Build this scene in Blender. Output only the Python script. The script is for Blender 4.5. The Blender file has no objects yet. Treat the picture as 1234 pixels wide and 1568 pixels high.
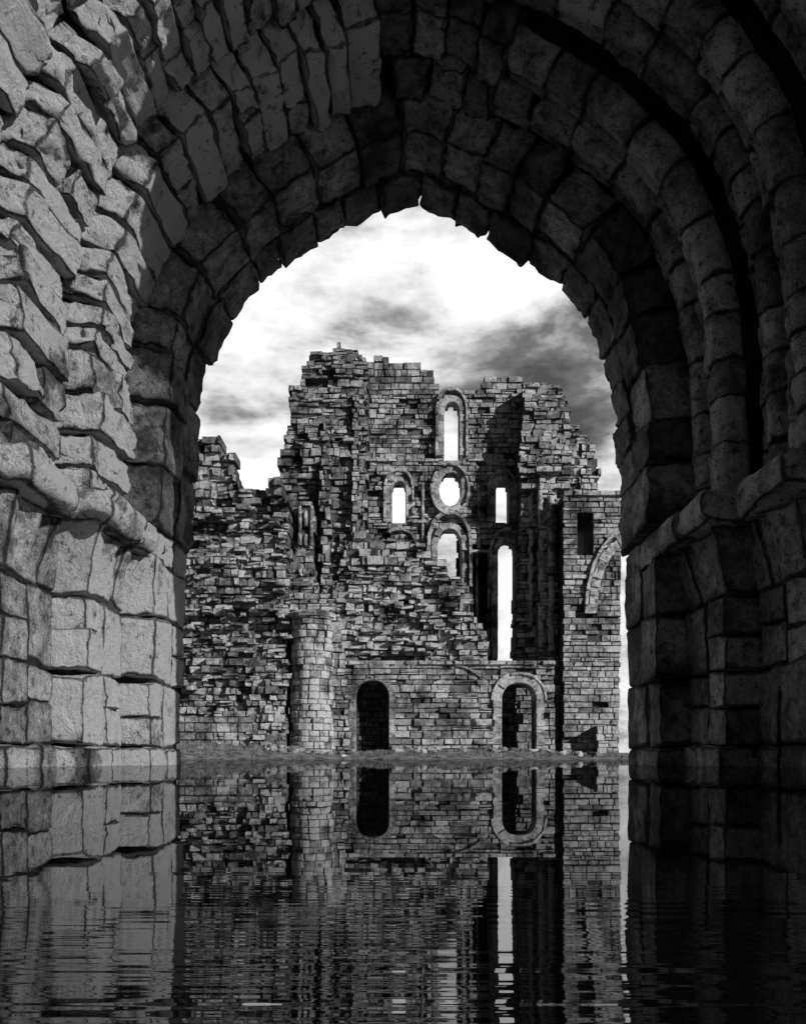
import bpy, math, random
import numpy as np
rng=np.random.default_rng(11); random.seed(11)
F=1234.0; HZ=1160.0; CX=617.0; H=0.07
def W(px,py,D): return ((px-CX)/F*D, H+(HZ-py)/F*D)
R=lambda a,b: random.uniform(a,b)

# ---------------------------------------------------------------- noise
def _h(i,j,k,seed):
    n=(i*73856093)^(j*19349663)^(k*83492791)^(seed*2654435)
    n=((n^(n>>13))*1274126177)&0x7fffffff
    n=((n^(n>>15))*668265263)&0x7fffffff
    n=n^(n>>16)
    return (n&0xffff)/32767.5-1.0
def vnoise(P,seed=0):
    P=np.asarray(P,float); I=np.floor(P).astype(np.int64); f=P-I; f=f*f*(3-2*f)
    x,y,z=I[:,0],I[:,1],I[:,2]; r=0
    for a in (0,1):
        for b in (0,1):
            for c in (0,1):
                w=(f[:,0] if a else 1-f[:,0])*(f[:,1] if b else 1-f[:,1])*(f[:,2] if c else 1-f[:,2])
                r=r+w*_h(x+a,y+b,z+c,seed)
    return r

# ---------------------------------------------------------------- mesh accumulator (quads)
class Acc:
    def __init__(s): s.v=[]; s.f=[]; s.t=[]; s.n=0
    def add(s,V,Q,tone):
        V=np.asarray(V,float); Q=np.asarray(Q,int)
        s.v.append(V); s.f.append(Q+s.n); s.n+=len(V)
        s.t.append(np.full(len(V),tone) if np.isscalar(tone) else tone)
    def build(s,name,mat,parent=None,smooth=False):
        V=np.concatenate(s.v); Q=np.concatenate(s.f); T=np.concatenate(s.t)
        me=bpy.data.meshes.new(name)
        me.vertices.add(len(V)); me.vertices.foreach_set('co',V.astype(np.float32).ravel())
        me.loops.add(len(Q)*4); me.loops.foreach_set('vertex_index',Q.astype(np.int32).ravel())
        me.polygons.add(len(Q)); me.polygons.foreach_set('loop_start',np.arange(0,len(Q)*4,4,dtype=np.int32))
        me.polygons.foreach_set('loop_total',np.full(len(Q),4,np.int32))
        me.update(calc_edges=True); me.validate()
        me.polygons.foreach_set('use_smooth',np.full(len(me.polygons),smooth))
        a=me.attributes.new('tone','FLOAT','POINT'); a.data.foreach_set('value',T.astype(np.float32))
        me.materials.append(mat)
        o=bpy.data.objects.new(name,me); bpy.context.collection.objects.link(o)
        if parent: o.parent=parent
        return o
def empty(name):
    e=bpy.data.objects.new(name,None); bpy.context.collection.objects.link(e); return e

BQ=[(0,1,2,3),(7,6,5,4),(0,4,5,1),(1,5,6,2),(2,6,7,3),(3,7,4,0)]

# ---------------------------------------------------------------- materials
def nd(nt,t,**k):
    n=nt.nodes.new(t)
    for a,b in k.items():
        if a in n.inputs: n.inputs[a].default_value=b
        else: setattr(n,a,b)
    return n
def math_(nt,op,a,b=None,clamp=False):
    n=nt.nodes.new('ShaderNodeMath'); n.operation=op; n.use_clamp=clamp
    for i,x in enumerate((a,b)):
        if x is None: continue
        if isinstance(x,(int,float)): n.inputs[i].default_value=x
        else: nt.links.new(x,n.inputs[i])
    return n.outputs[0]
def ramp(nt,src,pts):
    n=nt.nodes.new('ShaderNodeValToRGB'); e=n.color_ramp.elements
    while len(e)<len(pts): e.new(0.5)
    for q,(p,v) in zip(e,pts): q.position=p; q.color=(v,v,v,1)
    nt.links.new(src,n.inputs[0]); return n.outputs[0]
def stone_mat(name,sc,bd,tool=0.0,gain=1.0,cap=.68,grit=0.0):
    m=bpy.data.materials.new(name); m.use_nodes=True; nt=m.node_tree; L=nt.links
    b=nt.nodes['Principled BSDF']; b.inputs['Roughness'].default_value=0.8
    b.inputs['Specular IOR Level'].default_value=0.3
    tc=nd(nt,'ShaderNodeTexCoord').outputs['Object']
    def noise(s,d=4,r=0.6,dist=0):
        n=nd(nt,'ShaderNodeTexNoise',Scale=s,Detail=d,Roughness=r,Distortion=dist); L.new(tc,n.inputs['Vector']); return n.outputs['Fac']
    at=nd(nt,'ShaderNodeAttribute',attribute_name='tone').outputs['Fac']
    big=ramp(nt,noise(1.5*sc,4,.7),[(0.36,.22),(0.47,.85),(0.62,1.55)])
    if grit:
        med=ramp(nt,noise(11*sc,8,.80),[(0.38,.16),(0.47,.90),(0.61,1.5)])
        gr=ramp(nt,noise(90,3,.7),[(0.36,.40),(0.5,1.0),(0.66,1.35)])
        med=math_(nt,'MULTIPLY',med,gr)
    else:
        med=ramp(nt,noise(8*sc,7,.75),[(0.34,.16),(0.46,.92),(0.64,1.7)])
    c=math_(nt,'MULTIPLY',math_(nt,'MULTIPLY',at,big),med)
    c=math_(nt,'MULTIPLY',c,gain,True)
    c=math_(nt,'MINIMUM',c,cap)
    L.new(c,b.inputs['Base Color'])
    vo=nd(nt,'ShaderNodeTexVoronoi',Scale=22*sc); L.new(tc,vo.inputs['Vector'])
    pit=ramp(nt,vo.outputs['Distance'],[(0.08,0.0),(0.35,1.0)])
    h=math_(nt,'ADD',math_(nt,'MULTIPLY',noise(9*sc,8,.80,.2),3.6),math_(nt,'MULTIPLY',pit,0.25))
    if tool:
        wv=nd(nt,'ShaderNodeTexWave',Scale=17.0,Distortion=3.0,Detail=2.0); wv.bands_direction='DIAGONAL'; wv.inputs['Detail Scale'].default_value=1.0
        L.new(tc,wv.inputs['Vector'])
        mask=ramp(nt,noise(2.2,1,.5),[(0.56,0.0),(0.60,1.0)])
        h=math_(nt,'ADD',h,math_(nt,'MULTIPLY',math_(nt,'MULTIPLY',wv.outputs['Fac'],mask),tool))
    bp=nd(nt,'ShaderNodeBump',Strength=1.0,Distance=bd); L.new(h,bp.inputs['Height']); L.new(bp.outputs[0],b.inputs['Normal'])
    return m
M_near=stone_mat('weathered_sandstone',1.0,0.13,tool=.07,cap=.8,grit=1,gain=1.75)
M_core=stone_mat('mortar_core',1.0,0.03,gain=.12)
M_far=stone_mat('ruin_sandstone',0.5,0.09,cap=.78,gain=1.08)

# ================================================================= FOREGROUND ARCHWAY
DB=8.0
tr=[(279,1225),(279,1100),(281,1000),(282,920),(286,860),(291,800),(293,720),(295,650),(300,606),(318,545),(343,498),(368,465),(408,424),(450,391),(505,358),(560,335),(600,321),(627,307),
    (650,317),(690,333),(740,355),(790,385),(840,421),(880,460),(913,512),(935,575),(948,645),(954,720),(957,800),(958,900),(960,1000),(962,1100),(962,1225)]
P=np.array([W(x,y,DB) for x,y in tr])
t=np.r_[0,np.cumsum(np.hypot(*np.diff(P,axis=0).T))]
s=np.linspace(0,t[-1],700)
C=np.c_[np.interp(s,t,P[:,0]),np.interp(s,t,P[:,1])]
k=np.hanning(25); k/=k.sum()
Cp=np.vstack([C[0]+(C[0]-C[1])*np.arange(12,0,-1)[:,None],C,C[-1]+(C[-1]-C[-2])*np.arange(1,13)[:,None]])
C=np.c_[np.convolve(Cp[:,0],k,'valid'),np.convolve(Cp[:,1],k,'valid')]
S=np.r_[0,np.cumsum(np.hypot(*np.diff(C,axis=0).T))]; SL=S[-1]
Tg=np.gradient(C,axis=0); 
k2=np.hanning(61); k2/=k2.sum()
Tp=np.pad(Tg,((30,30),(0,0)),'edge'); Tg=np.c_[np.convolve(Tp[:,0],k2,'valid'),np.convolve(Tp[:,1],k2,'valid')]
Tg/=np.hypot(Tg[:,0],Tg[:,1])[:,None]
Nn=np.c_[-Tg[:,1],Tg[:,0]]
iap=int(np.argmax(C[:,1])); SAP=S[iap]
def cmap(ss,rr,dd):
    ss=np.clip(ss,0,SL)
    x=np.interp(ss,S,C[:,0]); z=np.interp(ss,S,C[:,1])
    nx=np.interp(ss,S,Nn[:,0]); nz=np.interp(ss,S,Nn[:,1])
    return np.c_[x+nx*rr,dd,z+nz*rr]
def s_at_z(z,left):
    return float(np.interp(z,C[:iap,1],S[:iap])) if left else float(np.interp(-z,-C[iap:,1],S[iap:]))

g=np.array([-1,-.96,-.88,-.6,-.3,0,.3,.6,.88,.96,1.0]); NG=len(g)
idx={}; TV=[]; TQ=[]
def tv(i,j,k_):
    key=(i,j,k_)
    if key not in idx: idx[key]=len(TV); TV.append((g[i],g[j],g[k_]))
    return idx[key]
for a in range(NG-1):
    for b in range(NG-1):
        for e,fl in ((0,0),(NG-1,1)):
            for q in ([(e,a,b),(e,a,b+1),(e,a+1,b+1),(e,a+1,b)],[(a,e,b),(a+1,e,b),(a+1,e,b+1),(a,e,b+1)],[(a,b,e),(a,b+1,e),(a+1,b+1,e),(a+1,b,e)]):
                q=[tv(*p) for p in q]
                TQ.append(q[::-1] if fl else q)
TV=np.array(TV); TQ=np.array(TQ)
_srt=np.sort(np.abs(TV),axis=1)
EDGE=1-.88*np.clip((_srt[:,1]-.86)/.10,0,1)  # joint occlusion painted into the vertex tone along stone edges

ZR0,ZR1,ZB=1.82,2.08,1.32
def proj(z,d,ring):
    p=np.zeros_like(z)
    u=(z-(ZR0+ZR1)/2)/((ZR1-ZR0)/2); m=np.abs(u)<1
    p[m]=0.15+0.13*(1-np.abs(u[m])**4)**.5
    m=(z<=ZR0)&(z>ZB); v=(z[m]-ZB)/(ZR0-ZB)
    p[m]=0.16*v**1.2*(0.30+0.70*np.abs(np.cos(d[m]*math.pi/0.27)))
    p[z<.16]=.055
    return p
def near_stone(acc,s0,s1,r0,r1,d0,d1,tone,rough=.012,roll=False,pw=16.0,ring=0,gap=.010,front=False,tilt=.015):
    q=TV.copy()
    if roll:
        n2=(np.abs(q[:,1])**2.3+np.abs(q[:,2])**2.3)**(1/2.3); mx=np.maximum(np.abs(q[:,1]),np.abs(q[:,2]))
        f=np.where(n2>1e-6,mx/np.maximum(n2,1e-6),1); q[:,1]*=f; q[:,2]*=f
        e=np.clip((np.abs(q[:,0])-.9)/.1,0,1)*.05; q[:,1]*=1-e; q[:,2]*=1-e
    else:
        q=q/((np.abs(q)**pw).sum(1)**(1/pw))[:,None]
    hs,hr,hd=(s1-s0)/2-gap,(r1-r0)/2,(d1-d0)/2-gap
    sk=R(-.04,.04)*(0 if roll else 1)
    ss=(s0+s1)/2+q[:,0]*hs*(1+.10*R(-1,1)*q[:,2])+q[:,2]*sk*.4+q[:,1]*R(-.008,.008)
    rr=(r0+r1)/2+q[:,1]*hr+q[:,2]*R(-tilt,tilt)*(1 if not roll else .3)+q[:,0]*R(-tilt,tilt)
    dd=(d0+d1)/2+q[:,2]*hd
    zb=np.interp(np.clip(ss,0,SL),S,C[:,1])
    if ring>=1:
        p=proj(zb,dd,ring); rr=rr-p
        if front: dd=dd-p*np.clip(-q[:,2],0,1)
    V=cmap(ss,rr,dd)
    off=np.array([R(0,50),R(0,50),R(0,50)])
    U=V.copy()
    for ax in range(3):
        V[:,ax]+=rough*(vnoise(U*3.3+off,ax)*.5+vnoise(U*9+off,ax+3)*.8+vnoise(U*24,ax+6)*1.0)
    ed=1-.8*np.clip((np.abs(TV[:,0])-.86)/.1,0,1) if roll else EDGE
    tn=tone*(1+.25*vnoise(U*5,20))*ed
    acc.add(V,TQ,tn)

RINGS=[(-.06,7.0,8.0,2,.38),(.25,6.2,7.0,1,.20),(.50,5.4,6.2,1,.175),(.75,4.5,5.4,1,.165)]
arch=empty('stone_archway')
names=['inner_order','second_order','third_order','outer_order']
zc=[-.5,.16,.74,ZB,ZR0,ZR1]
for ri,(r0,d0,d1,rows,sp) in enumerate(RINGS):
    acc=Acc()
    Ls=[s_at_z(z,True) for z in zc]; Ls[0]=0
    Rs=[s_at_z(z,False) for z in zc]; Rs[0]=SL
    tl=.58; trt=.24  # right jamb darker: weathering, plus its shaded side put into the tone
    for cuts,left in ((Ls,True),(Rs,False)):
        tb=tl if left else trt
        for i in range(len(cuts)-1):
            a,b=min(cuts[i],cuts[i+1]),max(cuts[i],cuts[i+1])
            spl=R(.35,.65); dm=d0+(d1-d0)*spl
            for (u,v,fr) in ((d0,dm,True),(dm,d1,False)):
                if i<3 and random.random()<.35 and i>0:
                    m_=(a+b)/2+R(-.05,.05); pieces=[(a,m_),(m_,b)]
                else: pieces=[(a,b)]
                for (aa,bb) in pieces:
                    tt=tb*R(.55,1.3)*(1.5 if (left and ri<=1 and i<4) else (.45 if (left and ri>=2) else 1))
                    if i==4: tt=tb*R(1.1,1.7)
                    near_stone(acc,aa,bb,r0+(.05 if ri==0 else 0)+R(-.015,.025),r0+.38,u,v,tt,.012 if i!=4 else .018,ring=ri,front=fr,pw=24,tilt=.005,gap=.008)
    send=Rs[-1]
    for row in range(2):
        dd0=d0+(d1-d0)*row/2; dd1=d0+(d1-d0)*(row+1)/2
        a=Ls[-1]
        while a<send-.05:
            right=a>SAP+.5 and ri>0
            big=1.5 if a<s_at_z(3.1,True) else 1
            step=sp*R(.72,1.35)*(big if not right else 1.7)
            b=a+step
            if send-b<sp*.5: b=send
            if right:
                ww=(dd1-dd0)
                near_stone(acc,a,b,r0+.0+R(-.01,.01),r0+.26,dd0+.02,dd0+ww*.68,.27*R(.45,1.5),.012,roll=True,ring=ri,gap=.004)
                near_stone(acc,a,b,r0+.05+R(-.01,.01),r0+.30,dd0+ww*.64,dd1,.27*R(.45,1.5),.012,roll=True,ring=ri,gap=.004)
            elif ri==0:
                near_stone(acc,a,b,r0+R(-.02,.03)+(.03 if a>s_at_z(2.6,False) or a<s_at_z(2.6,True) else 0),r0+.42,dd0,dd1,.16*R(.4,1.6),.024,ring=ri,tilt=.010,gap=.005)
            else:
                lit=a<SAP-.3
                base=.78 if lit else .18  # sunlit haunch and shaded crown painted into the stone tone
                if lit and row==0:
                    if random.random()<.62:
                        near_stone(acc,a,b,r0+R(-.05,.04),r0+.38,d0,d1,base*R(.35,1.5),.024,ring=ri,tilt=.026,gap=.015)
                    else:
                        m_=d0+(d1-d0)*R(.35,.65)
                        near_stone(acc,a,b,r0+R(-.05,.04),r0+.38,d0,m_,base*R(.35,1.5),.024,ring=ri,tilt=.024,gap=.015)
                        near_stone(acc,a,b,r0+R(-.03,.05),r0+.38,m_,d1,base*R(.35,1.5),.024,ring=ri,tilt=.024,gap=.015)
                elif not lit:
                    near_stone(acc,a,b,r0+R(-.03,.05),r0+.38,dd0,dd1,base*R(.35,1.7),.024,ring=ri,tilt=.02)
            a=b
    o=acc.build(names[ri],M_near,arch,True)
pp=[]
for i,(r0,d0,d1,_,_) in enumerate(RINGS):
    rc=r0+.15 if i else .03
    pp.append((rc,(7.90 if i==0 else RINGS[i-1][1]+.12))); pp.append((rc,d0+.12))
pp+= [(4.2,4.62),(4.2,7.90)]
acc=Acc(); st=np.linspace(0,SL,160); n=len(pp)
V=np.concatenate([cmap(np.full(n,x),np.array([p[0] for p in pp]),np.array([p[1] for p in pp])) for x in st])
Q=[(i*n+j,i*n+(j+1)%n,(i+1)*n+(j+1)%n,(i+1)*n+j) for i in range(len(st)-1) for j in range(n)]
acc.add(V,Q,.25); acc.build('wall_core',M_core,arch)
acc=Acc()
for c_ in range(10):
    ra=1.12+.30*c_; rb=ra+.29; a=0.0; ex=1+ra*.25
    while a<SL-.02:
        b=min(a+R(.3,.55)/ex,SL); 
        y0=4.5-R(0,.03); g_=.006
        cc=cmap(np.array([a+g_,b-g_,b-g_,a+g_]*2),np.array([ra+g_,ra+g_,rb-g_,rb-g_]*2),np.array([y0]*4+[4.75]*4))
        acc.add(cc,BQ,.26*R(.6,1.3)); a=b
acc.build('outer_wall_facing',M_near,arch)

# ================================================================= RUIN
def scan(poly,z):
    xs=[]; n=len(poly)
    for i in range(n):
        (x0,z0),(x1,z1)=poly[i],poly[(i+1)%n]
        if (z0<=z)!=(z1<=z): xs.append(x0+(z-z0)/(z1-z0)*(x1-x0))
    xs.sort(); return [(xs[i],xs[i+1]) for i in range(0,len(xs)-1,2)]
def sub(iv,h):
    out=[]; c,d=h
    for a,b in iv:
        if d<=a or c>=b: out.append((a,b)); continue
        if c>a: out.append((a,c))
        if d<b: out.append((d,b))
    return out
FT=np.array([1.]*4+[.36]*4+[.35]*4)  # chamfers and sides darker: joint occlusion put into the tone
def block(acc,x0,x1,z0,z1,yf,yb,tone,ch=.020,j=.012):
    o=[R(-j,j) for _ in range(8)]; ty=[R(-j,j)*2.2 for _ in range(4)]
    c=min(ch,(x1-x0)*.25,(z1-z0)*.25)
    V=[(x0+c+o[0],yf+ty[0],z0+c+o[1]),(x1-c+o[2],yf+ty[1],z0+c+o[3]),(x1-c+o[4],yf+ty[2],z1-c+o[5]),(x0+c+o[6],yf+ty[3],z1-c+o[7]),
       (x0,yf+c*1.4,z0),(x1,yf+c*1.4,z0),(x1,yf+c*1.4,z1),(x0,yf+c*1.4,z1),
       (x0,yb,z0),(x1,yb,z0),(x1,yb,z1),(x0,yb,z1)]
    Q=[(0,1,2,3),(0,4,5,1),(1,5,6,2),(2,6,7,3),(3,7,4,0),(4,8,9,5),(5,9,10,6),(6,10,11,7),(7,11,8,4),(11,10,9,8)]
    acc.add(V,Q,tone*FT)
def topix(poly,D): return [W(x,y,D) for x,y in poly]
def wall(acc,polypx,holespx,D,thick,ch=.2,bl=(.22,.5),rough=.05,tone=.36,big=.0,miss=.03,rag=.06,tv_=.35,seed=0,cav=0.0,j=.012):
    poly=topix(polypx,D); holes=[topix(h,D) for h in holespx]
    rub=rough>.075
    z=min(p[1] for p in poly); zt=max(p[1] for p in poly)
    while z<zt:
        hgt=ch*(R(.6,1.6) if rub else R(.7,1.35)); zm=z+hgt/2
        iv=[(a+R(-rag,rag),b+R(-rag,rag)) for a,b in scan(poly,zm)]
        for h in holes:
            for zz in (z+.01,zm,z+hgt-.01):
                for q in scan(h,zz): iv=sub(iv,q)
        for a,b in iv:
            x=a
            while x<b-.02:
                x1=x+R(*bl)*(1.0 if random.random()>.25 else .55)
                if b-x1<bl[0]*.5: x1=b
                c=np.array([[x*.55,zm*.55,seed*7.3]]); 
                bn=float(vnoise(c,31)[0])*big+float(vnoise(c*2.6,32)[0])*big*.6
                y=D-R(0,rough)-bn
                if rub and random.random()<.06: y-=R(.03,.10)
                tt=tone*R(1-tv_,1+tv_)
                cv=float(vnoise(c*2.3,33)[0])
                hole_=cav>0 and cv>(.62-cav)
                if random.random()<miss or hole_: y+=R(.10,.25); tt*=.6
                g_=.010
                zt_=z+hgt-g_
                if random.random()<(.22 if rub else .10) and hgt>.18:
                    zs=z+hgt*R(.35,.65)
                    block(acc,x+g_,x1-g_,z+g_,zs-g_*.6,y+R(-.03,.03),D+thick-.04,tt,j=j)
                    block(acc,x+g_,x1-g_,zs+g_*.6,zt_,y+R(-.03,.03),D+thick-.04,tone*R(1-tv_,1+tv_),j=j)
                else:
                    block(acc,x+g_,x1-g_,z+g_+R(-.006,.006),zt_+(R(-.03,.02) if rub else 0),y,D+thick-.04,tt,j=j)
                ym=D-bn+.05+(.22 if hole_ else 0)
                V=[(x-.001,ym,z-.001),(x1+.001,ym,z-.001),(x1+.001,ym,z+hgt+.001),(x-.001,ym,z+hgt+.001),
                   (x-.001,D+thick,z-.001),(x1+.001,D+thick,z-.001),(x1+.001,D+thick,z+hgt+.001),(x-.001,D+thick,z+hgt+.001)]
                acc.add(V,BQ,tone*.22)
                x=x1
        z+=hgt
def lancet(x0,x1,yt,yb,k=1.5,n=12):
    w=x1-x0; cx=(x0+x1)/2; ys=yt+w*.5*k
    L=[(x0,yb),(x0,ys)]
    Lf=[]
    for i in range(1,n+1):
        u=i/n; Lf.append((cx-(w/2)*math.cos(u*math.pi/2)**(.85),ys-(ys-yt)*math.sin(u*math.pi/2)))
    Rt=[(2*cx-x,y) for x,y in Lf[:-1]][::-1]
    return L+Lf+Rt+[(x1,ys),(x1,yb)]
def oval(cx,cy,rx,ry,n=32): return [(cx+rx*math.cos(2*math.pi*i/n+.01),cy+ry*math.sin(2*math.pi*i/n+.01)) for i in range(n)]
def dress(acc,pathpx,D,width,proud,depth,sp=.3,tone=.36,closed=False,seg=3,skip=.04):
    P_=np.array(topix(pathpx,D)); 
    t_=np.r_[0,np.cumsum(np.hypot(*np.diff(P_,axis=0).T))]; L_=t_[-1]
    nb=max(3,int(L_/sp)); cuts=np.linspace(0,L_,nb+1)
    def at(s_):
        e=.04
        p=np.array([np.interp(s_,t_,P_[:,0]),np.interp(s_,t_,P_[:,1])])
        a=np.array([np.interp(max(s_-e,0),t_,P_[:,0]),np.interp(max(s_-e,0),t_,P_[:,1])]); b=np.array([np.interp(min(s_+e,L_),t_,P_[:,0]),np.interp(min(s_+e,L_),t_,P_[:,1])])
        d=(b-a)/max(np.hypot(*(b-a)),1e-6); return p,np.array([-d[1],d[0]])
    for i in range(nb):
        if random.random()<skip: continue
        pr=proud*R(.6,1.25); tt=tone*R(.5,1.35); ww=width*R(.92,1.15)
        gg=.008 if skip else .003
        ss_=np.linspace(cuts[i]+gg,cuts[i+1]-gg,seg+1)
        V=[]
        for q in ss_:
            p,nn_=at(q)
            i0=p; o0=p+nn_*ww
            V+=[(i0[0],D-pr+.02,i0[1]),(i0[0]+nn_[0]*.03,D-pr,i0[1]+nn_[1]*.03),(o0[0],D-pr,o0[1]),(o0[0],D+depth,o0[1]),(i0[0],D+depth,i0[1])]
        Q_=[]
        for a in range(seg):
            for b in range(5):
                Q_.append((a*5+b,a*5+(b+1)%5,(a+1)*5+(b+1)%5,(a+1)*5+b))
        Q_.append((0,1,2,3)); e=seg*5; Q_.append((e+3,e+2,e+1,e)) 
        acc.add(V,Q_,tt)
def shaft(acc,px,yt,yb,rpx,D,tone=.38,dr=.32,n=12,rough=.01,skip=.0):
    x,zt=W(px,yt,D); _,zb=W(px,yb,D); r=rpx/F*D
    z=zb
    while z<zt-.03:
        h=min(dr*R(.6,1.4),zt-z)
        if random.random()<skip: z+=h; continue
        rr=r*R(.9,1.06); ox,oy=R(-rough,rough),R(-rough,rough)
        prf=[(0,rr*.2),(0,rr*.95),(.012,rr),(h-.012,rr),(h,rr*.95),(h,rr*.2)]
        V=[(x+ox+math.cos(2*math.pi*i/n)*q,D+oy+math.sin(2*math.pi*i/n)*q,z+u) for u,q in prf for i in range(n)]
        Q_=[(a*n+i,a*n+(i+1)%n,(a+1)*n+(i+1)%n,(a+1)*n+i) for a in range(len(prf)-1) for i in range(n)]
        acc.add(V,Q_,tone*R(.65,1.3)); z+=h
def course(acc,x0,x1,y,D,hpx=7,proud=.12,tone=.4,depth=.3):
    a,zt=W(x0,y,D); b,_=W(x1,y,D); h=hpx/F*D; x=a
    while x<b-.05:
        xx=min(x+R(.3,.8),b)
        if random.random()>.10: block(acc,x+.005,xx-.005,zt-h,zt,D-proud*R(.6,1.1),D+depth,tone*R(.65,1.3),ch=.03)
        x=xx

ruin=empty('ruined_priory')
# ---- tall east gable
acc=Acc(); D=36.0
hole_main=lancet(680,703,616,698); h_oval=oval(689,750,17,26); h_l=lancet(600,621,738,794); h_r=lancet(759,779,739,794)
h_ll=lancet(670,706,811,1000); h_rr=lancet(762,788,831,1009); h_bl=lancet(709,759,836,1009,1.3)
gable=[(548,1160),(548,549),(556,552),(575,549),(640,551),(648,565),(662,568),(664,590),(700,595),(732,594),(738,583),(746,577),(800,578),(808,587),(835,590),(835,1160)]
HG=[hole_main,h_oval,h_l,h_r,h_ll,h_rr,h_bl]
wall(acc,gable,HG,D,.8,ch=.24,bl=(.24,.72),rough=.07,tone=.36,big=.09,miss=.05,rag=.10,seed=1,cav=.04,tv_=.48)
wall(acc,[(700,1020),(700,820),(760,820),(760,1020)],[],D+1.3,.25,ch=.23,tone=.05,rough=.04)  # back of the blind bay, its shade put into a near-black tone
for h,w_,p_ in ((hole_main,.26,.10),(h_l,.26,.09),(h_r,.26,.09),(h_ll,.26,.14),(h_rr,.22,.14)):
    dress(acc,h,D,w_,p_,.5,tone=.42,skip=0)
dress(acc,lancet(671,712,599,700),D,.12,.20,.1,tone=.46)
dress(acc,lancet(591,630,723,800),D,.11,.18,.1,tone=.42); dress(acc,lancet(750,788,723,800),D,.11,.18,.1,tone=.42)
dress(acc,lancet(659,717,790,900),D,.15,.24,.1,tone=.46); dress(acc,lancet(753,799,814,900),D,.13,.22,.1,tone=.42)
dress(acc,lancet(585,638,814,900),D,.14,.2,.1,tone=.42)
dress(acc,[(689+17*math.cos(a),750-26*math.sin(a)) for a in np.linspace(math.pi,-math.pi,33)],D,.27,.12,.5,tone=.42,sp=.28,skip=0)
dress(acc,[(689+26*math.cos(a),750-36*math.sin(a)) for a in np.linspace(math.pi,-math.pi,41)],D,.12,.24,.1,tone=.46,sp=.28)
for px,yt,yb,r in ((560,600,800,2.6),(647,740,860,2.6),(733,740,840,2.6),(730,846,1005,2.2),(714,846,1005,2.4),(722,846,1005,1.8),(755,846,1005,2.4),(748,846,1005,1.8)):
    shaft(acc,px,yt,yb,r,D-.03,tone=.34,skip=.1)
for a,b,y in ((565,672,703),(716,792,703),(556,592,797),(630,660,797),(722,750,797),(716,752,842)): course(acc,a,b,y,D,5,.13,.46)
acc.build('east_gable_wall',M_far,ruin)
# ---- left tower stump
acc=Acc()
tow=[(440,1160),(438,760),(428,705),(436,690),(440,655),(444,640),(446,592),(458,590),(461,560),(474,556),(476,540),(488,544),(492,538),(511,540),(515,528),(530,530),(546,538),(556,546),(562,560),(560,1160)]
wall(acc,tow,[],34.8,2.0,ch=.23,bl=(.22,.66),rough=.12,tone=.36,big=.38,miss=.06,rag=.11,seed=2,cav=.12,j=.03,tv_=.45)
wall(acc,[(452,900),(450,765),(480,762),(484,900)],[],34.2,.8,ch=.22,rough=.08,tone=.42,big=.08,miss=.05,rag=.08,seed=9,j=.02)
for px in (459,468,477): shaft(acc,px,775,835,3,34.1,tone=.42,dr=.4,skip=.1)
wall(acc,[(490,930),(492,650),(503,650),(507,930)],[],34.45,.8,ch=.26,bl=(.2,.4),rough=.12,tone=.42,rag=.12,miss=.14,seed=21,j=.02)
wall(acc,[(540,840),(540,600),(548,600),(550,840)],[],34.6,.8,ch=.26,bl=(.2,.4),rough=.06,tone=.42,rag=.08,miss=.08,seed=22)
course(acc,525,562,672,34.6,7,.25,.46)
acc.build('tower_stump',M_far,ruin)
# ---- right pier & turret remains
acc=Acc()
wall(acc,[(792,1160),(790,1000),(796,800),(792,700),(800,640),(803,590),(812,586),(858,585),(866,600),(872,610),(874,655),(872,800),(884,1000),(888,1160)],[],35.0,1.6,ch=.23,bl=(.24,.6),rough=.10,tone=.40,big=.24,miss=.05,rag=.08,seed=3,cav=.08,j=.026,tv_=.45)
wall(acc,[(868,1010),(868,662),(880,650),(888,655),(892,662),(905,668),(912,690),(914,718),(917,722),(918,1010)],[],37.5,1.0,ch=.22,rough=.10,tone=.44,big=.2,miss=.06,rag=.10,seed=4,cav=.1,j=.02)
wall(acc,[(824,1165),(824,720),(838,716),(850,720),(852,900),(858,1165)],[],34.5,1.0,ch=.24,bl=(.24,.5),rough=.08,tone=.58,big=.10,miss=.05,rag=.08,seed=5,j=.02,cav=.05)
wall(acc,[(858,1165),(860,900),(885,915),(905,1000),(908,1165)],[],34.1,1.0,ch=.23,rough=.11,tone=.56,big=.18,miss=.07,rag=.12,seed=6,cav=.1,j=.022)
for px,yt,yb,r,dd in ((828,740,1000,4,34.45),(843,760,1155,5,34.35),(812,760,960,3.5,34.85)): shaft(acc,px,yt,yb,r,dd,tone=.58,dr=.34,rough=.04,skip=.2)
course(acc,797,872,742,34.7,8,.2,.46); course(acc,820,858,716,34.3,8,.2,.5); course(acc,822,905,1050,34.0,8,.15,.46)
acc.build('buttress_pier',M_far,ruin)
# ---- front ragged wall
acc=Acc(); D=31.0
fr=[(430,1030),(428,905),(438,880),(430,835),(444,838),(452,862),(470,866),(488,905),(512,900),(524,862),(530,840),(545,826),(600,822),(606,828),(624,834),(640,838),(655,842),(664,852),(680,862),(690,882),(706,886),(720,902),(724,918),(716,930),(730,942),(742,962),(748,985),(748,1012),(512,1030)]
wall(acc,fr,[],D,1.1,ch=.21,bl=(.18,.64),rough=.12,tone=.52,big=.36,miss=.07,rag=.11,seed=7,tv_=.55,cav=.14,j=.036)
for i in range(90):
    x=R(530,740); y=R(840,1005)
    if y<835+max(0,(x-650))*1.5: continue
    xx,zz=W(x,y,D); block(acc,xx,xx+R(.15,.5),zz,zz+R(.08,.18),D-R(.16,.36),D+.1,.6*R(.7,1.3),j=.03)
acc.build('rubble_core_wall',M_far,ruin)
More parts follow.
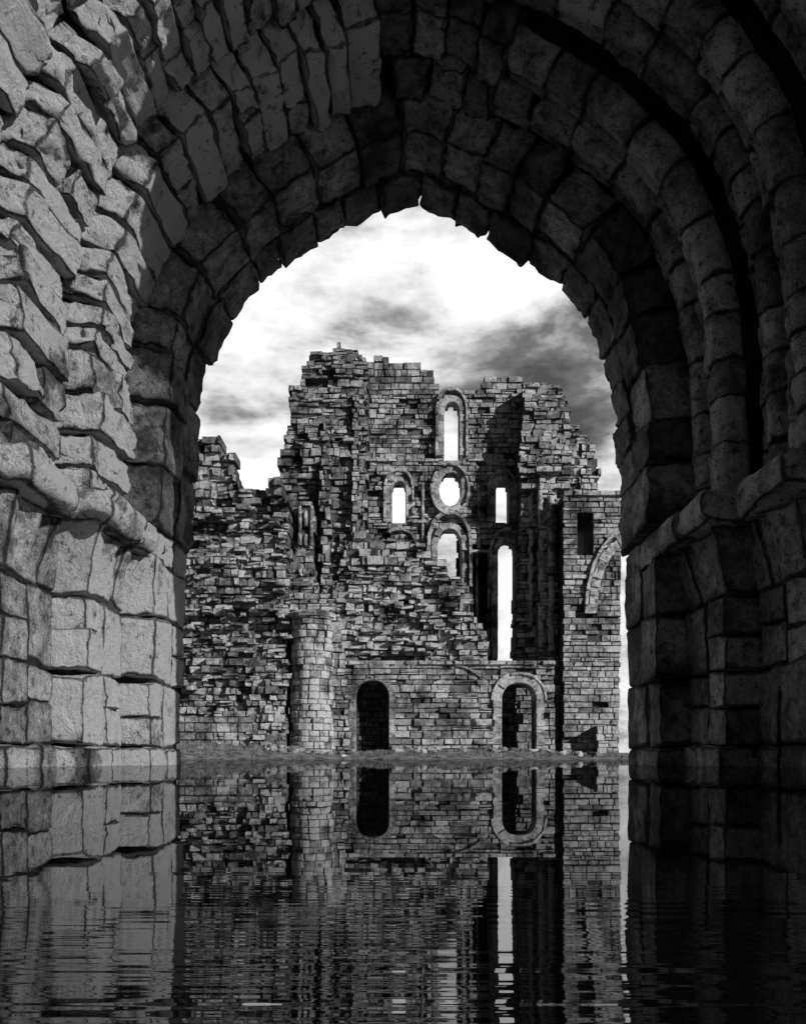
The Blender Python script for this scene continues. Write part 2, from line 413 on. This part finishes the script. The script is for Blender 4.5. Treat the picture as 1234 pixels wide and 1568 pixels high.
# ---- lower ashlar wall with doors
acc=Acc(); D=31.0
d1=lancet(545,595,1042,1175,1.0); d2=lancet(768,820,1046,1180,1.0)
wall(acc,[(505,1172),(505,1014),(850,1012),(850,1172)],[d1,d2],D-.15,1.0,ch=.24,bl=(.28,.95),rough=.055,tone=.37,big=.09,miss=.05,rag=.02,seed=8,tv_=.48,cav=.04,j=.022)
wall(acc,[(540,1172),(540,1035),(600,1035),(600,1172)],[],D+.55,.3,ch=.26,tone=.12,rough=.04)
dress(acc,d1,D-.15,.24,.05,.6,tone=.32,skip=0); dress(acc,d2,D-.15,.30,.08,.8,tone=.60,skip=0,sp=.24)
dress(acc,lancet(756,833,1034,1100,1.0)[1:-1],D-.15,.10,.13,.1,tone=.48)
dress(acc,[(610+ (145)*(.5-.5*math.cos(a)),1085-66*math.sin(a)) for a in np.linspace(.25,math.pi-.35,24)],D-.15,.10,.04,.05,tone=.36)
course(acc,508,850,1012,D-.15,7,.12,.50)
course(acc,598,745,1142,D-.2,5,.10,.6); course(acc,508,545,1065,D-.2,6,.05,.5)
acc.build('lower_ashlar_wall',M_far,ruin)
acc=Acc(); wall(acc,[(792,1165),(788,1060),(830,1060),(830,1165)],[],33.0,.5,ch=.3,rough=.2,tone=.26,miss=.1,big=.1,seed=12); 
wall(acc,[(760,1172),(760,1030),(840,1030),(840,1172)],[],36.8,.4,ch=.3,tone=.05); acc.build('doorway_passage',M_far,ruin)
# ---- round turret
acc=Acc(); D=30.4
xc,z0=W(476,1170,D); _,zt=W(0,944,D); r=35/F*D; z=z0
while z<zt:
    h=.25*R(.75,1.25); n=13; ph=R(0,.4); rr0=r
    if z>zt-.3: rr0*=1.04
    if z<z0+.9: rr0*=1.07
    for i in range(n):
        a0=ph+2*math.pi*i/n+.018; a1=ph+2*math.pi*(i+1)/n-.018; rr_=rr0*R(.93,1.02); V=[]
        if random.random()<.07: rr_*=.88
        c=.02
        for zz,ins in ((z+.006,c),(z+.03,0),(z+h-.03,0),(z+h-.006,c)):
            for k_ in range(4):
                a=a0+(a1-a0)*k_/3; q=rr_-ins-(.015 if k_ in(0,3) else 0); V.append((xc+q*math.cos(a),D+.5+q*math.sin(a),zz))
        base=len(V)
        for zz in (z+.006,z+h-.006):
            for k_ in range(4):
                a=a0+(a1-a0)*k_/3; V.append((xc+rr_*.6*math.cos(a),D+.5+rr_*.6*math.sin(a),zz))
        Q_=[(a*4+b,a*4+b+1,(a+1)*4+b+1,(a+1)*4+b) for a in range(3) for b in range(3)]
        Q_+=[(base+b,base+b+1,b+1,b) for b in range(3)]+[(12+b,13+b,base+5+b,base+4+b) for b in range(3)]
        Q_+=[(0,12,base+4,base),(3,base+3,base+7,15)]
        tn=np.ones(24); tn[[0,1,2,3,12,13,14,15]]=.5; tn[16:]=.3
        acc.add(V,Q_,.78*R(.45,1.25)*tn)
    z+=h
def lathe(acc,x,y,prf,tone,n=28):
    V=[(x+q*math.cos(2*math.pi*i/n),y+q*math.sin(2*math.pi*i/n),u) for u,q in prf for i in range(n)]
    acc.add(V,[(a*n+i,a*n+(i+1)%n,(a+1)*n+(i+1)%n,(a+1)*n+i) for a in range(len(prf)-1) for i in range(n)],tone)
lathe(acc,xc,D+.5,[(z0,r*.85),(zt,r*.85),(zt+.02,.01)],.10)
lathe(acc,xc,D+.5,[(zt-.02,r*.9),(zt-.02,r*1.1),(zt+.12,r*1.12),(zt+.16,r*1.04),(zt+.26,r*.75),(zt+.3,.01)],.44)
acc.build('round_turret',M_far,ruin)
# ---- left long wall
acc=Acc(); D=30.6
lw=[(120,1165),(120,640),(200,660),(270,664),(300,672),(318,668),(334,670),(338,692),(356,694),(360,736),(372,746),(400,744),(428,741),(440,760),(442,800),(440,1165)]
wall(acc,lw,[],D,1.0,ch=.21,bl=(.18,.6),rough=.12,tone=.41,big=.32,miss=.08,rag=.10,seed=10,tv_=.55,cav=.13,j=.034)
wall(acc,[(120,1165),(120,1095),(300,1100),(360,1085),(440,1095),(440,1165)],[],D-.22,.4,ch=.26,bl=(.28,.65),rough=.05,tone=.34,big=.05,miss=.04,seed=11)
wall(acc,[(505,1160),(505,930),(520,930),(540,1160)],[],D+.1,.6,ch=.22,rough=.08,tone=.40,big=.05,seed=14,j=.02)
for i in range(90):
    x=R(285,435); y=R(780,1060); xx,zz=W(x,y,D); block(acc,xx,xx+R(.15,.45),zz,zz+R(.08,.18),D-R(.16,.36),D+.1,.55*R(.7,1.3),j=.03)
acc.build('precinct_wall',M_far,ruin)
# ---- right wing
acc=Acc(); D=33.5
hw=[(884,848),(884,792),(908,792),(908,848)]
arc=[(899+(1-math.cos(a))*62,940-125*math.sin(a)) for a in np.linspace(0,1.42,20)]
inner=[(914+(1-math.cos(a))*50,940-106*math.sin(a)) for a in np.linspace(0,1.42,20)]
recess=inner+[(953,inner[-1][1]),(953,940)]
wall(acc,[(862,1170),(862,757),(952,757),(950,1000),(946,1170)],[hw,recess],D,3.0,ch=.22,bl=(.3,.75),rough=.04,tone=.36,big=.05,miss=.03,rag=.04,seed=13,tv_=.4,cav=.02)
wall(acc,[(905,945),(905,820),(951,820),(950,945)],[],D+.35,1.0,ch=.24,rough=.05,tone=.24,rag=.02,seed=23)
dress(acc,inner,D,.36,.09,.5,sp=.17,tone=.62,skip=0,seg=2)
dress(acc,arc,D,.12,.16,.1,sp=.3,tone=.5)
course(acc,862,953,752,D,8,.15,.5); course(acc,890,950,938,D,7,.12,.55); course(acc,862,900,880,D,7,.12,.45)
wall(acc,[(912,1172),(912,1115),(946,1115),(948,1172)],[],D-.5,.5,ch=.24,tone=.6,rough=.10,rag=.08)
acc.build('right_wing_wall',M_far,ruin)

# ================================================================= GROUND / WATER
def gz(x,y):
    t_=np.clip((y-25.5+.8*np.sin(x*.5)+.4*np.sin(x*1.3+1))/5.0,0,1)
    top=.33+.30*np.clip((-x-2)/5,0,1)-.12*np.clip((x-3)/3,0,1)
    return -.35+(top+.35)*(t_**.7)
xs=np.r_[np.linspace(-300,-22,16),np.linspace(-20,20,161),np.linspace(22,300,16)]
ys=np.r_[np.linspace(-60,20,10),np.linspace(22,34,90),np.linspace(36,500,30)]
X,Y=np.meshgrid(xs,ys); Z=gz(X,Y)
Pn=np.c_[X.ravel()*1.2,Y.ravel()*1.2,np.zeros(X.size)]
Z=Z+.05*vnoise(Pn,50).reshape(Z.shape)+.025*vnoise(Pn*3,51).reshape(Z.shape)
acc=Acc(); nx=len(xs)
acc.add(np.c_[X.ravel(),Y.ravel(),Z.ravel()],[(j*nx+i,j*nx+i+1,(j+1)*nx+i+1,(j+1)*nx+i) for j in range(len(ys)-1) for i in range(nx-1)],.20)
M_gr=stone_mat('turf_and_mud',2.0,.05)
acc.build('ground',M_gr,None,True)
acc=Acc(); N=12000
gx=rng.uniform(-9.5,10,N); gy=rng.uniform(26.0,30.6,N)
gzv=gz(gx,gy); keep=(gzv>.06)&(vnoise(np.c_[gx,gy,gx*0]*1.5,60)>-.35); gx,gy,gzv=gx[keep],gy[keep],gzv[keep]
for x,y,z in zip(gx,gy,gzv):
    h=R(.05,.14); a=R(0,6.28); dx,dy=math.cos(a)*.012,math.sin(a)*.012; lx,ly=R(-.05,.05),R(-.05,.05)
    acc.add([(x-dx,y-dy,z-.04),(x+dx,y+dy,z-.04),(x+dx*.2+lx,y+dy*.2+ly,z+h),(x-dx*.2+lx,y-dy*.2+ly,z+h)],[(0,1,2,3)],R(.15,.45))
acc.build('grass',M_gr)
acc=Acc()
for i in range(70):
    cx_=random.choice([W(462,0,29.6)[0],W(478,0,29.4)[0],W(860,0,31.5)[0],W(640,0,30.0)[0],W(800,0,29.8)[0],W(420,0,29.4)[0]])
    x=cx_+random.gauss(0,.7); y=R(29.0,30.2); z=float(gz(np.array([x]),np.array([y]))[0])
    sx,sy,sz=R(.07,.22),R(.07,.2),R(.05,.13)
    q=TV/((np.abs(TV)**4).sum(1)**.25)[:,None]; V=q*[sx,sy,sz]; V=V+.03*np.c_[vnoise(V*9+i,1),vnoise(V*9+i,2),vnoise(V*9+i,3)]
    a=R(0,3); c_,s_=math.cos(a),math.sin(a); V=np.c_[V[:,0]*c_-V[:,1]*s_,V[:,0]*s_+V[:,1]*c_,V[:,2]]+[x,y,z+sz*.6]
    acc.add(V,TQ,.46*R(.6,1.3))
acc.build('fallen_rubble',M_far,None,True)

m=bpy.data.materials.new('still_water'); m.use_nodes=True; nt=m.node_tree; L=nt.links; nt.nodes.clear()
out=nd(nt,'ShaderNodeOutputMaterial'); gl=nd(nt,'ShaderNodeBsdfGlossy',Roughness=.008); gl.inputs['Color'].default_value=(.62,.62,.62,1)
df=nd(nt,'ShaderNodeBsdfDiffuse'); df.inputs['Color'].default_value=(.002,.002,.002,1)
mx=nd(nt,'ShaderNodeMixShader'); fr_=nd(nt,'ShaderNodeFresnel',IOR=1.45)
fac=math_(nt,'ADD',math_(nt,'MULTIPLY',fr_.outputs[0],.65),.33,True)
L.new(fac,mx.inputs[0]); L.new(df.outputs[0],mx.inputs[1]); L.new(gl.outputs[0],mx.inputs[2]); L.new(mx.outputs[0],out.inputs[0])
tc=nd(nt,'ShaderNodeTexCoord').outputs['Object']; sep=nd(nt,'ShaderNodeSeparateXYZ'); L.new(tc,sep.inputs[0])
def wn(sx,sy,det,off):
    mp=nd(nt,'ShaderNodeMapping'); mp.inputs['Scale'].default_value=(sx,sy,1); mp.inputs['Location'].default_value=(off,off,0); L.new(tc,mp.inputs[0])
    n_=nd(nt,'ShaderNodeTexNoise',Scale=1.0,Detail=det,Roughness=.55); L.new(mp.outputs[0],n_.inputs['Vector'])
    return math_(nt,'SUBTRACT',n_.outputs['Fac'],.5)
amp=nd(nt,'ShaderNodeMapRange'); amp.inputs[1].default_value=.20; amp.inputs[2].default_value=.58; amp.inputs[3].default_value=1; amp.inputs[4].default_value=0.0; L.new(sep.outputs[1],amp.inputs[0])
a2=math_(nt,'MULTIPLY',math_(nt,'POWER',amp.outputs[0],2.1),.21)
sy_=math_(nt,'ADD',math_(nt,'MULTIPLY',wn(2.2,150,1,3.3),a2),math_(nt,'MULTIPLY',wn(1.0,9,3,9.1),.005))
sx_=math_(nt,'MULTIPLY',wn(9,80,2,17.0),math_(nt,'MULTIPLY',a2,.08))
cb=nd(nt,'ShaderNodeCombineXYZ'); L.new(sx_,cb.inputs[0]); L.new(sy_,cb.inputs[1]); cb.inputs[2].default_value=1
vn=nd(nt,'ShaderNodeVectorMath',operation='NORMALIZE'); L.new(cb.outputs[0],vn.inputs[0]); L.new(vn.outputs[0],gl.inputs['Normal'])
acc=Acc(); acc.add([(-300,-60,0),(300,-60,0),(300,480,0),(-300,480,0)],[(0,1,2,3)],1.0); acc.build('water',m)

import bmesh
for o in bpy.data.objects:
    if o.type=='MESH' and o.name not in('water','ground','grass'):
        bm=bmesh.new(); bm.from_mesh(o.data); bmesh.ops.recalc_face_normals(bm,faces=bm.faces); bm.to_mesh(o.data); bm.free()

# ================================================================= LIGHT
sd=np.array([.75,-.47,.42]); sd/=np.linalg.norm(sd)
from mathutils import Vector
su=bpy.data.lights.new('sun','SUN'); su.energy=5.0; su.angle=math.radians(.5); su.color=(1,.998,.992)
so=bpy.data.objects.new('sun',su); bpy.context.collection.objects.link(so)
so.rotation_euler=Vector((-sd[0],-sd[1],-sd[2])).to_track_quat('-Z','Y').to_euler(); so.location=(10,-10,20)
w=bpy.data.worlds.new('World'); bpy.context.scene.world=w; w.use_nodes=True; nt=w.node_tree; L=nt.links
bg=nt.nodes['Background']; bg.inputs[1].default_value=.1
sky=nd(nt,'ShaderNodeTexSky'); sky.sky_type='NISHITA'; sky.sun_disc=False
sky.sun_elevation=math.asin(sd[2]); sky.sun_rotation=math.atan2(sd[0],sd[1])
bw=nd(nt,'ShaderNodeRGBToBW'); L.new(sky.outputs[0],bw.inputs[0])
tc=nd(nt,'ShaderNodeTexCoord').outputs['Generated']; sp=nd(nt,'ShaderNodeSeparateXYZ'); L.new(tc,sp.inputs[0])
mp=nd(nt,'ShaderNodeMapping'); mp.inputs['Scale'].default_value=(1.7,1.7,4.2); mp.inputs['Location'].default_value=(5.3,1.4,.9); L.new(tc,mp.inputs[0])
nz=nd(nt,'ShaderNodeTexNoise',Scale=3.3,Detail=10,Roughness=.58,Distortion=.10); L.new(mp.outputs[0],nz.inputs['Vector'])
bias=ramp(nt,sp.outputs[2],[(0.0,.27),(0.30,.28),(.37,.22),(.42,.15),(.47,.18),(.52,.27),(.62,.28)])
xb=math_(nt,'MULTIPLY',sp.outputs[0],-.20)
v=math_(nt,'ADD',math_(nt,'ADD',math_(nt,'MULTIPLY',math_(nt,'SUBTRACT',nz.outputs['Fac'],.5),1.2),math_(nt,'ADD',xb,.5)),math_(nt,'SUBTRACT',bias,.12))
cl=ramp(nt,v,[(0.34,.08),(0.44,.18),(0.51,.40),(0.59,.75),(.68,1.0)])
fy=nd(nt,'ShaderNodeMapRange'); fy.inputs[1].default_value=0.0; fy.inputs[2].default_value=.75; fy.inputs[3].default_value=.06; fy.inputs[4].default_value=1.08; L.new(sp.outputs[1],fy.inputs[0])
c=math_(nt,'MULTIPLY',math_(nt,'MULTIPLY',cl,10.0),fy.outputs[0])
mixc=math_(nt,'ADD',math_(nt,'MULTIPLY',c,.95),math_(nt,'MULTIPLY',bw.outputs[0],.03))
L.new(mixc,bg.inputs[0])

# ================================================================= CAMERA
cd=bpy.data.cameras.new('camera'); co=bpy.data.objects.new('camera',cd); bpy.context.collection.objects.link(co)
co.location=(0,0,H); co.rotation_euler=(math.pi/2,0,0)
cd.sensor_fit='HORIZONTAL'; cd.sensor_width=36; cd.lens=36.0; cd.shift_y=(HZ-784)/1234
cd.clip_start=.01; cd.clip_end=2000
sc=bpy.context.scene; sc.camera=co
sc.view_settings.view_transform='Standard'; sc.view_settings.look='None'; sc.view_settings.exposure=0
